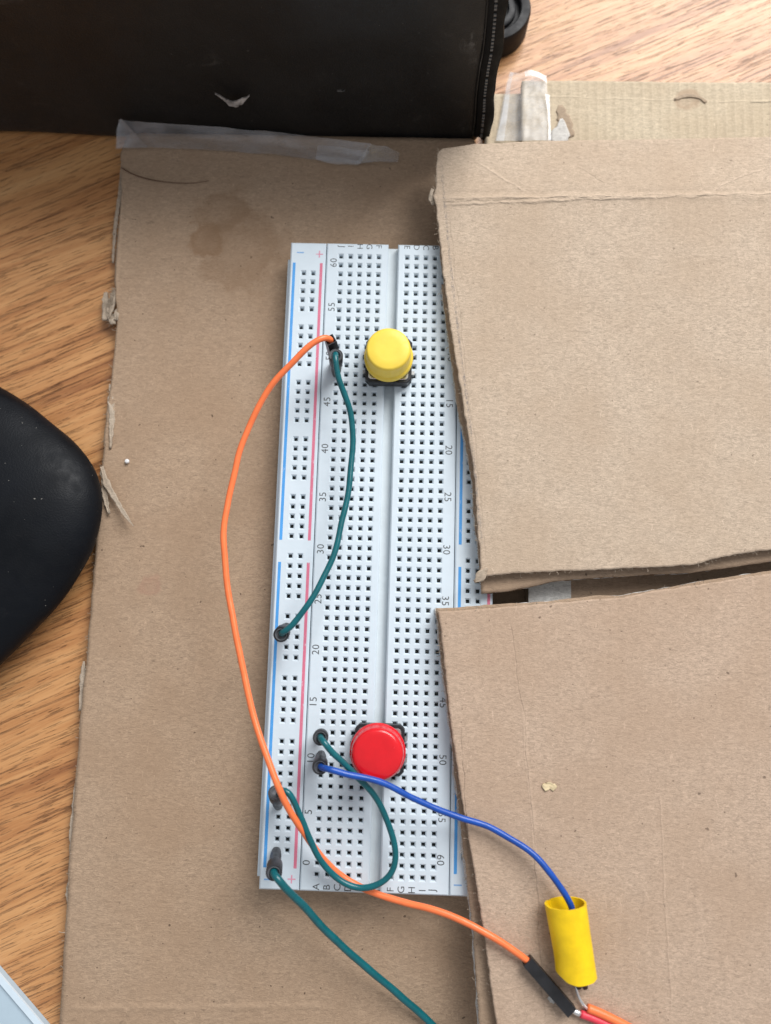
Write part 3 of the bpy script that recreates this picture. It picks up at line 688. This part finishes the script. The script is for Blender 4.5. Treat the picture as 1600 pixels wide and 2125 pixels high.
# ------------------------------------------------------------------ lower cardboard flap
fL = [(1036,2210),(1031,2125),(1018,2040),(1008,1960),(994,1870),(978,1775),(962,1680),(948,1590),(937,1510),(929,1440),(921,1360),(914,1300),(909,1268)]
fB = [(1036,2210),(1720,2210)]
fT = [(909,1268),(960,1266),(1010,1262),(1060,1258),(1130,1253),(1200,1246),(1290,1240),(1360,1226),(1440,1214),(1510,1204),(1600,1190),(1720,1172)]
def z_l(x, y): return ZF-0.1 + 0.3*nz(x,y,0.02,14) + 0.05*nz(x,y,0.25,11) + 0.55*max(0,1-abs((y+70)/45))**2*max(0,1-max(0,x-18)/25)
lf = thing('cardboard_flap', P(1250,1700,ZB), 'brown cardboard flap with a long lengthwise crack, lying under the yellow sleeve', 'cardboard', 'cardboard flaps on the board')
board(lf, pl(ZF,*fL), [V2(P(1720,2210,ZF)), V2(P(1720,1172,ZF))], pl(ZF,*fB), pl(ZF,*fT), z_l, 2.45, M_flapB, 71, 170, 200, 'upper_board', 0.35, (0.22,0.2))
gL = [(1000,2210),(994,2125),(989,2040),(984,1960),(975,1880),(964,1790),(955,1700),(945,1620),(938,1540),(925,1440),(912,1330),(905,1262)]
gT = [(905,1262),(960,1260),(1020,1254),(1070,1252),(1140,1248),(1200,1240),(1240,1236),(1290,1236),(1370,1222),(1450,1207),(1600,1184),(1720,1166)]
board(lf, pl(zl,*gL), [V2(P(1720,2210,zl)), V2(P(1720,1166,zl))], pl(zl,(1000,2210),(1720,2210)), pl(zl,*gT), lambda x, y: zl-0.05+0.05*nz(x,y,0.2,2), 2.45, M_edge, 91, 90, 110, 'lower_board', 0.3, (0.35,0.2), (-0.25,0), M_palewhite, 0.55)

# what shows in the slit between the flaps
sp0 = P(1097,1225,9.5)
spc = mesh('cardboard_spacer', *MB().box(sp0.x, 112, -70, 70, ZS+0.4, 9.5).__dict__.values(), M_edge)
tag(spc, 'thick brown cardboard packing piece seen through the slit between the flaps', 'cardboard')
sp1 = P(1185,1225,9.7)
ws = mesh('paper_strip', *MB().box(sp0.x-0.05, sp1.x, -40, 30, 9.52, 9.72).__dict__.values(), M_palewhite)
tag(ws, 'pale grey paper strip showing in the slit between the two flaps', 'paper')

def fibres(name, line, z0, z1, n, parent, mat, seed, lmax=1.6):
    rnd = random.Random(seed); m = MB(); q = resample(line, [i/400 for i in range(401)])
    for _ in range(n):
        i = rnd.randrange(400); c = q[i]; tt = (q[i+1]-q[i]).normalized(); nn = Vector((-tt.y, tt.x, 0)); c = c.copy(); c.z = rnd.uniform(z0, z1)
        l = rnd.uniform(0.3, lmax); d = (nn*rnd.uniform(0.2,1)*rnd.choice((-1,1)) + tt*rnd.uniform(-0.9,0.9) + Vector((0,0,rnd.uniform(-0.3,0.5)))).normalized()
        b = d.lerp(Vector((rnd.uniform(-1,1),rnd.uniform(-1,1),rnd.uniform(-0.4,0.4))).normalized(), 0.5)
        m.add(*tube([c-d*0.3, c+d*l*0.5, c+d*l*0.5+b*l*0.5], rnd.uniform(0.03,0.075), 4, 0.4))
    return tag(m.build(name, mat, parent), kind='stuff')
fibres('paper_fibres', pl(ZF,*uL), ZF-1.2, ZF-0.05, 150, uf, M_pale, 5)
fibres('paper_fibres', pl(ZF,*uB), ZF-1.2, ZF-0.05, 120, uf, M_pale, 6)
fibres('paper_fibres', pl(zl,*lL), zl-1.2, zl, 80, uf, M_pale, 7)
fibres('paper_fibres', pl(ZF,*fL), ZF-1.6, ZF-0.3, 120, lf, M_pale, 8)
fibres('paper_fibres', pl(ZF,*fT), ZF-1.6, ZF-0.2, 120, lf, M_pale, 9)
fibres('paper_fibres', pl(zl,*gL), zl-1.6, zl, 120, lf, M_pale, 10)
fibres('paper_fibres', pl(ZS,*base_left), ZS-2.5, ZS, 420, cs, M_pale, 11)
fibres('paper_fibres', pl(ZS,(236,600),(224,640),(230,672)), ZS-1, ZS+0.6, 120, cs, M_pale, 12, 3.0)

# ------------------------------------------------------------------ yellow sleeve
def sleeve():
    vs=[]; fs=[]; n=64; m=26; L=(ty1-ty0).length; up=Vector((0,0,1)); s=tax.cross(up).normalized()
    for layer in (0,1):
        for j in range(m+1):
            v=j/m
            for i in range(n+1):
                a=2*math.pi*(i/n)
                a0=math.radians(215)                                # where the slit seam sits
                ang=a0+a
                rad=4.3-0.45*layer + 0.28*(i/n)*max(0,1-v*2.2)
                e=1.0
                x=math.cos(ang)*rad*1.04; z=math.sin(ang)*rad*0.90
                # dent low on one side
                dent=math.exp(-((v-0.72)/0.25)**2)*max(0,math.cos(ang-math.radians(150)))**3
                x*=1-0.08*dent; z*=1-0.08*dent
                t_=v*L + 0.5*math.sin(ang*1+1.0)*(1 if j==0 else 0)*0.6 + (-2.2*max(0,-math.cos(ang))**2*max(0,(v-0.6)/0.4)) + (0.15*nz(ang*3,j,1.0,2) if j in (0,m) else 0)
                vs.append(ty0+tax*t_+s*(-x)+up*z)
    W=n+1; N=W*(m+1)
    for j in range(m):
        for i in range(n):
            a=j*W+i; fs.append((a,a+1,a+W+1,a+W)); b=N+a; fs.append((b,b+W,b+W+1,b+1))
    for j in (0,m):
        for i in range(n): a=j*W+i; fs.append((a,a+1,N+a+1,N+a))
    for j in range(m):
        for i in (0,n): a=j*W+i; fs.append((a,a+W,N+a+W,N+a))
    return vs,fs
yt = auto_smooth(mesh('yellow_sleeve', *sleeve(), M_tube, None, True), 50)
tag(yt, 'yellow plastic sleeve split at its open end, lying on the cardboard', 'sleeve')
# black connector end inside the sleeve and the bare lead
bc = thing('lead_connector', P(1205,2050,ZF), 'small black connector end with bare tinned lead poking out of the yellow sleeve', 'connector')
q0 = P(1200,2030,ZF+2.2); q1 = P(1208,2050,ZF+1.7)
m = MB()
for dx in (-0.65,0.75):
    vs_, fs_ = lathe(q0+Vector((dx,0,0)), q1-q0, [(-2,0.05),(-2,0.62),((q1-q0).length,0.62),((q1-q0).length+0.05,0.4),((q1-q0).length-0.6,0.3),((q1-q0).length-0.6,0.02)], 14); 
    mesh('socket', vs_, fs_, M_black, bc, True)
mesh('bare_lead', *tube([P(1195,2040,ZF+1.6), P(1196,2052,ZF+1.4), P(1201,2068,ZF+1.0), P(1209,2082,ZF+0.9), P(1220,2094,ZF+1.0), P(1228,2099,ZF+1.0)], 0.33, 10, 0.4), M_tin, bc, True)
ol = mesh('lead_wire', *tube([P(1219,2092,ZF+1.05), P(1240,2100,ZF+1.05), P(1270,2114,ZF+1.05), P(1310,2135,ZF+1.0), P(1360,2165,ZF+1.0)], 0.95, 16, 0.5), M_orange, None, True)
tag(ol, 'short orange lead wire beside the red one, just beyond the yellow sleeve', 'wire')
rw = thing('lead_wire', P(1215,2110,ZF), 'short red lead wire with bare silver end next to the black connector', 'wire')
mesh('insulation', *tube([P(1205,2104,ZF+0.95), P(1222,2110,ZF+0.95), P(1250,2122,ZF+0.95), P(1290,2142,ZF+0.95), P(1340,2175,ZF+0.95)], 0.85, 16, 0.5), M_redw, rw, True)
mesh('bare_end', *tube([P(1186,2095,ZF+0.9), P(1193,2099,ZF+1.0), P(1200,2102,ZF+1.0), P(1208,2105,ZF+0.95)], lambda s: 0.42+0.28*math.sin(s*math.pi), 12, 0.3), M_tin, rw, True)

# ------------------------------------------------------------------ tall black zip case at the back
YP = 120.9
def rbox(x0,x1,y0,y1,z0,z1,r,nx,ny,nz_,bulge=None):
    vs=[]; fs=[]; idx={}
    def vert(i,j,k):
        key=(i,j,k)
        if key in idx: return idx[key]
        x=x0+(x1-x0)*i/nx; y=y0+(y1-y0)*j/ny; z=z0+(z1-z0)*k/nz_
        c=Vector((min(max(x,x0+r),x1-r),min(max(y,y0+r),y1-r),min(max(z,z0+r),z1-r)))
        d=Vector((x,y,z))-c
        p=c+d.normalized()*r if d.length>1e-9 else Vector((x,y,z))
        if bulge: p=p+bulge(p)
        idx[key]=len(vs); vs.append(p); return idx[key]
    for i in range(nx):
        for j in range(ny):
            for k in (0,nz_): fs.append((vert(i,j,k),vert(i+1,j,k),vert(i+1,j+1,k),vert(i,j+1,k)))
    for i in range(nx):
        for k in range(nz_):
            for j in (0,ny): fs.append((vert(i,j,k),vert(i+1,j,k),vert(i+1,j,k+1),vert(i,j,k+1)))
    for j in range(ny):
        for k in range(nz_):
            for i in (0,nx): fs.append((vert(i,j,k),vert(i,j+1,k),vert(i,j+1,k+1),vert(i,j,k+1)))
    return vs,fs
XR = PY(1003,255,YP).x
def bul(p): 
    return Vector((0, (-1.1*nz(p.x,p.z,0.03,5)-0.25*nz(p.x,p.z,0.10,6)) if p.y < YP+5 else 0, 0))
pz = thing('zip_case', (-50, YP+6, 0), 'tall upright black leatherette case with a zip along its end, standing behind the cardboard', 'case')
auto_smooth(mesh('case_body', *rbox(-190, XR-0.6, YP, YP+14, 0.05, PY(600,-40,YP).z, 2.2, 110, 12, 36, bul), M_pouch, pz, True), 60)
zp = [(1030.5,-20),(1029,10),(1025,60),(1020,105),(1014.5,135),(1010,165),(1006,200),(1004,235),(1000,272),(998,285)]
zpath = catmull([PY(x,y,YP-0.9) for x,y in zp], 0.55)
tape = MB()
for off, wid in ((0,0),):
    vs=[]; fs=[]
    for i,p in enumerate(zpath):
        wv = 0.5*nz(p.z,0,0.12,4)
        for dx,dy in ((-2.0,0.55),(-1.6,0.0),(1.2,0.0),(2.6+wv,0.3),(2.7+wv,2.2),(-2.0,2.2)): vs.append((p.x+dx,p.y+dy,p.z))
    for i in range(len(zpath)-1):
        for k in range(6): fs.append((i*6+k,i*6+(k+1)%6,i*6+6+(k+1)%6,i*6+6+k))
    fs.append(tuple(range(6))); fs.append(tuple(range(len(vs)-6,len(vs))))
    tape.add(vs,fs)
ztp = tape.build('zip_tape', M_ziptape, pz, True)
teeth = MB(); acc=0
for i in range(1,len(zpath)):
    acc += (zpath[i]-zpath[i-1]).length
    if acc >= 1.25:
        acc -= 1.25; p=zpath[i]; teeth.box(p.x-0.32,p.x+0.30,p.y-0.35,p.y+0.05,p.z-0.30,p.z+0.30)
tag(teeth.build('zip_teeth', M_zip, ztp), kind='stuff')
lip = [(1040,-20),(1038,20),(1035,70),(1032,112),(1028,140),(1020,162),(1015,190),(1013,215),(1014,238),(1009,265),(1003,287)]
mesh('piping', *tube([PY(x,y,YP+0.6) for x,y in lip], 0.75, 12, 0.8), M_ziptape, ztp, True)
mesh('seam_thread', *tube([PY(x-18,y+2,YP-0.6) for x,y in zp], 0.22, 8, 0.8), M_pouch, pz, True)
# lint on the case
ln = thing('lint_scrap', PY(478,212,YP-0.3), 'crumpled grey scrap of fluff stuck on the tall black case', 'lint')
def scrapwall(pts, seed, parent, mat):
    c = catmull([PY(x,y,YP-1.4) for x,y,_ in pts],0.5); W=[a[2]/7.5 for a in pts]; vs=[]; fs=[]; n=6; m_=len(c)
    for i,p in enumerate(c):
        s=i/(m_-1)*(len(W)-1); k=min(int(s),len(W)-2); wd=(W[k]+(W[k+1]-W[k])*(s-k))*(1+0.5*nz(p.x,p.z,0.9,seed))
        for j in range(n):
            u=j/(n-1)*2-1; vs.append((p.x+0.3*u*wd,p.y-0.25-0.5*abs(nz(p.x*1.3+u,p.z,1.0,seed+j)),p.z+u*wd))
    for i in range(m_-1):
        for j in range(n-1): a=i*n+j; fs.append((a,a+1,a+n+1,a+n))
    N=len(vs); vs+= [(x,y+0.3,z) for x,y,z in vs]; fs+=[tuple(N+q for q in f[::-1]) for f in fs]
    mesh('fluff', vs, fs, mat, parent, True)
scrapwall([(446,193,1.2),(456,198,2.5),(466,205,4),(476,212,6),(486,216,6),(496,215,7)], 3, ln, M_lint)
scrapwall([(478,214,3),(490,213,8),(500,210,9),(508,205,6),(515,199,3),(518,196,1)], 5, ln, M_lint)
s2 = thing('lint_scrap', PY(707,187,YP-0.3), 'tiny pale dash of fluff alone on the tall black case', 'lint')
scrapwall([(699,187,0.6),(707,187,1.8),(716,186,0.6)], 9, s2, M_lint2)

# round black lid behind the case
cl = P(1022,24,6)
ld = thing('round_lid', (cl.x, cl.y, 0), 'round black plastic lid with a raised rim peeking out from behind the zip case', 'lid')
k = 10.9
auto_smooth(mesh('lid_rim', *lathe((cl.x,cl.y,0), (0,0,1), [(0,k-0.4),(0.4,k),(7.2,k+0.1),(8.0,k-0.3),(8.2,k-1.0),(8.2,k-2.6),(7.9,k-2.9),(6.2,k-3.0),(6.2,0.02)], 80), M_lid, ld, True), 40)
auto_smooth(mesh('inner_ring', *lathe((cl.x,cl.y,6.21), (0,0,1), [(0,k-4.2),(1.0,k-4.3),(1.4,k-4.8),(1.4,k-6.2),(0.2,k-6.5),(0.2,0.02)], 64), M_lid, ld, True), 40)

# ------------------------------------------------------------------ soft black case at the side
def pebble():
    out = [(-330,800),(-200,745),(-90,760),(0,803),(60,840),(110,880),(150,913),(182,950),(201,985),(210,1020),(211,1055),(204,1100),(190,1143),(165,1190),(125,1250),(65,1315),(0,1380),(-90,1465),(-210,1510),(-330,1470),(-390,1330),(-410,1100),(-390,900)]
    zc = 9.0; c2 = [P(x,y,zc) for x,y in out]; c2.append(c2[0]); cc = catmull(c2, 1.6)[:-1]; n=len(cc)
    ctr = sum((V2(p) for p in cc), Vector())/n; vs=[]; fs=[]
    prof=[]
    for i in range(0,25):
        a=-math.pi/2+math.pi*i/24; r=abs(math.cos(a))**0.62; z=(math.sin(a))
        prof.append((r, 9.0+ (8.9*z if z<0 else 11*z)))
    for r,z in prof:
        inset=(1-r)*46
        for p in cc:
            d=V2(p)-ctr; l=d.length; q=ctr+d*max(0.004,(l-inset*min(1,l/40))/l) if r>0.02 else ctr+d*0.25
            vs.append((q.x,q.y,z+0.25*nz(q.x,q.y,0.06,2)*(1 if z>9 else 0)))
    for k in range(len(prof)-1):
        for i in range(n): fs.append((k*n+i,k*n+(i+1)%n,(k+1)*n+(i+1)%n,(k+1)*n+i))
    fs.append(tuple(range(n))); fs.append(tuple(range((len(prof)-1)*n,len(prof)*n)))
    return vs,fs
sc = mesh('soft_case', *pebble(), M_case, None, True)
tag(sc, 'rounded dusty black soft case lying on the wood beside the frayed cardboard', 'case')

# ------------------------------------------------------------------ pale blue box corner
a0, a1_ = P(-60,1951,2.2), P(150,2197,2.2); dv=(V2(a1_)-V2(a0)).normalized(); nv=Vector((-dv.y,dv.x,0))*-1
if nv.x>0: nv=-nv
def quad(o): return [V2(a0)-dv*20+nv*o, V2(a1_)+dv*20+nv*o]
pb = thing('pale_box', (*(V2(a0)+nv*20)[:2],0), 'pale blue plastic box corner resting on the bare wood', 'box')
bx0, bx1 = quad(0); bx2, bx3 = quad(60)
MB().prism([bx0,bx1,bx3,bx2], 0.05, 1.7, 0.0).build('box_body', M_paleblue, pb)
r2,r3 = quad(1.5)
MB().prism([bx0+nv*0.0,bx1+nv*0.0,r3,r2], 1.71, 2.3, 0.0).build('rim', M_paleedge, pb)

# ------------------------------------------------------------------ clear tape
def patch(rows, nu, nv_, seed, wr=0.25):
    """surface through rows of 3D points"""
    R_ = [resample_3d(r, nu) for r in rows]; m_=len(R_); vs=[]; fs=[]
    for j in range(nv_+1):
        s=j/nv_*(m_-1); k=min(int(s),m_-2); f=s-k
        for i in range(nu+1):
            p=R_[k][i].lerp(R_[k+1][i],f); vs.append(p+Vector((0,0,wr*nz(p.x,p.y,0.18,seed)+0.5*wr*nz(p.x,p.y,0.6,seed+2)+1.6*wr*(0.5-abs(nz(p.x+p.y*0.6,p.y,0.10,seed+4)))-0.5*wr)))
    for j in range(nv_):
        for i in range(nu): a=j*(nu+1)+i; fs.append((a,a+1,a+nu+2,a+nu+1))
    return vs,fs
def resample_3d(pl_, n): return resample([Vector(p) for p in pl_],[i/n for i in range(n+1)])
tp = thing('clear_tape', P(530,310,ZS), 'crumpled strip of clear sticky tape along the foot of the tall black case', 'tape', 'strips of clear tape')
low = [P(243,305,4.6),P(310,306,4.2),P(420,310,4.0),P(560,320,4.0),P(660,332,4.0),P(748,341,4.1)]
mid_ = [P(243,275,7.5),P(300,278,8),P(420,288,8),P(560,300,8),P(660,312,8),P(755,326,7.5)]
upr = [P(246,247,11),P(300,254,11.3),P(440,262,11.5),P(600,277,11.5),P(690,288,11.5),P(770,298,10.5)]
mesh('tape_film', *patch([low,mid_,upr], 60, 14, 3, 0.3), M_tape_a, tp, True)
mesh('folded_end', *patch([[P(655,331,4.8),P(700,342,4.8),P(745,341,4.9)],[P(660,300,8),P(720,306,8),P(768,312,8)]], 20, 8, 5, 0.4), M_tape_a, tp, True)
mesh('folded_end', *patch([[P(738,340,4.6),P(790,335,4.6),P(826,337,4.3)],[P(768,300,8.6),P(800,303,8.4),P(829,318,7)]], 20, 8, 9, 0.4), M_tape_a, tp, True)
mesh('folded_end', *patch([[P(240,308,4.4),P(262,306,4.4),P(308,306,4.5)],[P(241,270,8.5),P(258,272,8.5),P(285,282,8.0)],[P(250,246,11.4),P(252,247,11.5),P(256,250,11.5)]], 16, 10, 13, 0.25), M_tape_a, tp, True)

# ------------------------------------------------------------------ cardboard strip at the back
M_back = card('kraft_back', (0.55, 0.46, 0.335), flute=2.6, dirt=0.3,
              creases=[(P(1395,200,5.4), P(1475,208,5.4), 0.5, 2.5, 0.6), (P(1540,212,5.4), P(1640,206,5.4), 0.6, 2.5, 0.9), (P(1080,200,5.4),P(1600,212,5.4),0.4,2.0,0.3)],
              stains=[(P(1425,207,5.4), 3.2, (0.40,0.27,0.18), 0.6)])
bs_ = thing('back_cardboard', P(1350,230,0), 'ribbed brown cardboard strip behind the creased flap, on bare wood', 'cardboard')
def lay(px, z): return [V2(P(x,y,z)) for x,y in px]
lowc = mesh('lower_layer', *sheet(jag(lay([(1007,318),(1004,250),(1010,195)],2.6),0.2,0.4,3), lay([(1720,318),(1720,195)],2.6), lay([(1007,318),(1720,318)],2.6), jag(lay([(1010,195),(1100,195),(1720,195)],2.6),0.2,0.3,6), 60, 20, lambda x,y: 2.6+0.1*nz(x,y,0.1,2), 2.5), M_back, bs_, True)
upc = mesh('upper_layer', *sheet(jag(lay([(1084,330),(1083,260),(1083,168)],5.4),0.12,0.4,13), lay([(1720,330),(1720,172)],5.4), lay([(1084,330),(1720,330)],5.4), jag(lay([(1083,168),(1250,168),(1400,170),(1720,172)],5.4),0.22,0.3,16), 160, 40, lambda x,y: 5.4+0.15*nz(x,y,0.05,2)+0.05*nz(x,y,0.3,4), 2.4), M_back, bs_, True)
scrap('torn_patch', [(1163,218,5),(1166,235,13),(1175,258,15),(1186,284,6)], 5.62, 5.66, M_torn, bs_, 71, 0.15, 0.05)
scrap('lifted_liner', [(1158,298,18),(1162,282,22),(1166,264,13),(1165,246,3)], 5.9, 6.5, M_palewhite, bs_, 72, 0.12, 0.25)
scrap('lifted_liner', [(1400,206,3),(1425,198,4),(1450,201,4),(1466,212,3)], 5.6, 5.62, M_torn, bs_, 73, 0.1, 0.05)
tp2 = thing('clear_tape', P(1090,220,5.4), 'glossy piece of clear sticky tape folded over the ribbed cardboard strip', 'tape', 'strips of clear tape')
mesh('tape_film', *patch([[P(1028,292,3.4),P(1070,293,4.6),P(1086,292,6.0),P(1110,292,5.9),P(1136,292,5.9)],[P(1040,230,3.5),P(1072,228,4.8),P(1085,225,6.1),P(1110,222,6.0),P(1137,222,6.0)],
       [P(1050,175,3.8),P(1075,172,5.4),P(1088,168,6.4),P(1112,165,6.3),P(1135,170,6.2)],[P(1058,148,3.6),P(1078,152,4.8),P(1095,145,6.0),P(1115,148,5.6),P(1132,158,4.6)]], 40, 40, 17, 0.3), M_tape_b, tp2, True)

M_tape_glint = film('tape_highlight', (0.86, 0.87, 0.88), 0.42, 0.2, 0.03)  # whiter film: added edge strips paint in the tape's bright highlights
mesh('edge_highlight', *patch([[P(1131,196,6.6),P(1136,230,6.6),P(1138,262,6.7),P(1137,291,6.6)],[P(1141,196,6.4),P(1141,230,6.5),P(1143,262,6.4),P(1144,291,6.3)]], 30, 4, 23, 0.2), M_tape_glint, tp2, True)
mesh('edge_highlight', *patch([[P(1088,150,6.9),P(1102,146,7.1),P(1118,150,7.0),P(1134,158,6.7)],[P(1090,160,7.0),P(1104,157,7.2),P(1120,161,7.0),P(1135,170,6.8)]], 24, 4, 29, 0.35), M_tape_glint, tp2, True)
mesh('edge_highlight', *patch([[P(1030,292,3.9),P(1043,230,4.0),P(1052,175,4.2),P(1060,150,4.0)],[P(1046,292,4.2),P(1054,230,4.3),P(1060,175,4.6),P(1066,152,4.4)]], 30, 4, 31, 0.2), M_tape_glint, tp2, True)

# ------------------------------------------------------------------ small bits
bd = P(263,957,ZS+0.75)
b_ = mesh('white_bead', *lathe((bd.x,bd.y,ZS-0.02), (0,0,1), [(0.1,0.2),(0.2,0.45),(0.5,0.64),(0.85,0.55),(1.05,0.3),(1.1,0.1),(0.8,0.08),(0.79,0.01)], 20), M_bead, None, True)
tag(b_, 'tiny white bead on the flat cardboard near the splinter', 'bead')
cr = scrap('crumb', [(1127,1627,3),(1133,1633,9),(1141,1630,8),(1148,1634,8),(1154,1629,3)], ZF+0.3, ZF+0.35, M_crumb, None, 43, 0.15, 0.45)
tag(cr, 'small yellowish flake lying on the cracked cardboard flap', 'crumb')
hr = mesh('brown_thread', *tube([P(252,348,ZS+0.4),P(275,361,ZS+0.5),P(310,372,ZS+0.5),P(350,378,ZS+0.5),P(395,380,ZS+0.5),P(434,375,ZS+0.45)], lambda s: 0.17*(1-0.6*s), 7, 0.8), M_hair, None, True)
tag(hr, 'thin curved brown thread on the flat cardboard near its corner', 'thread')
fl = scrap('paper_flake', [(1138,2070,2.5),(1145,2076,4),(1150,2082,2)], ZF+0.4, ZF+0.5, M_palewhite, None, 45, 0.2, 0.2)
tag(fl, 'tiny white paper flake against the black wire connector', 'paper scrap')
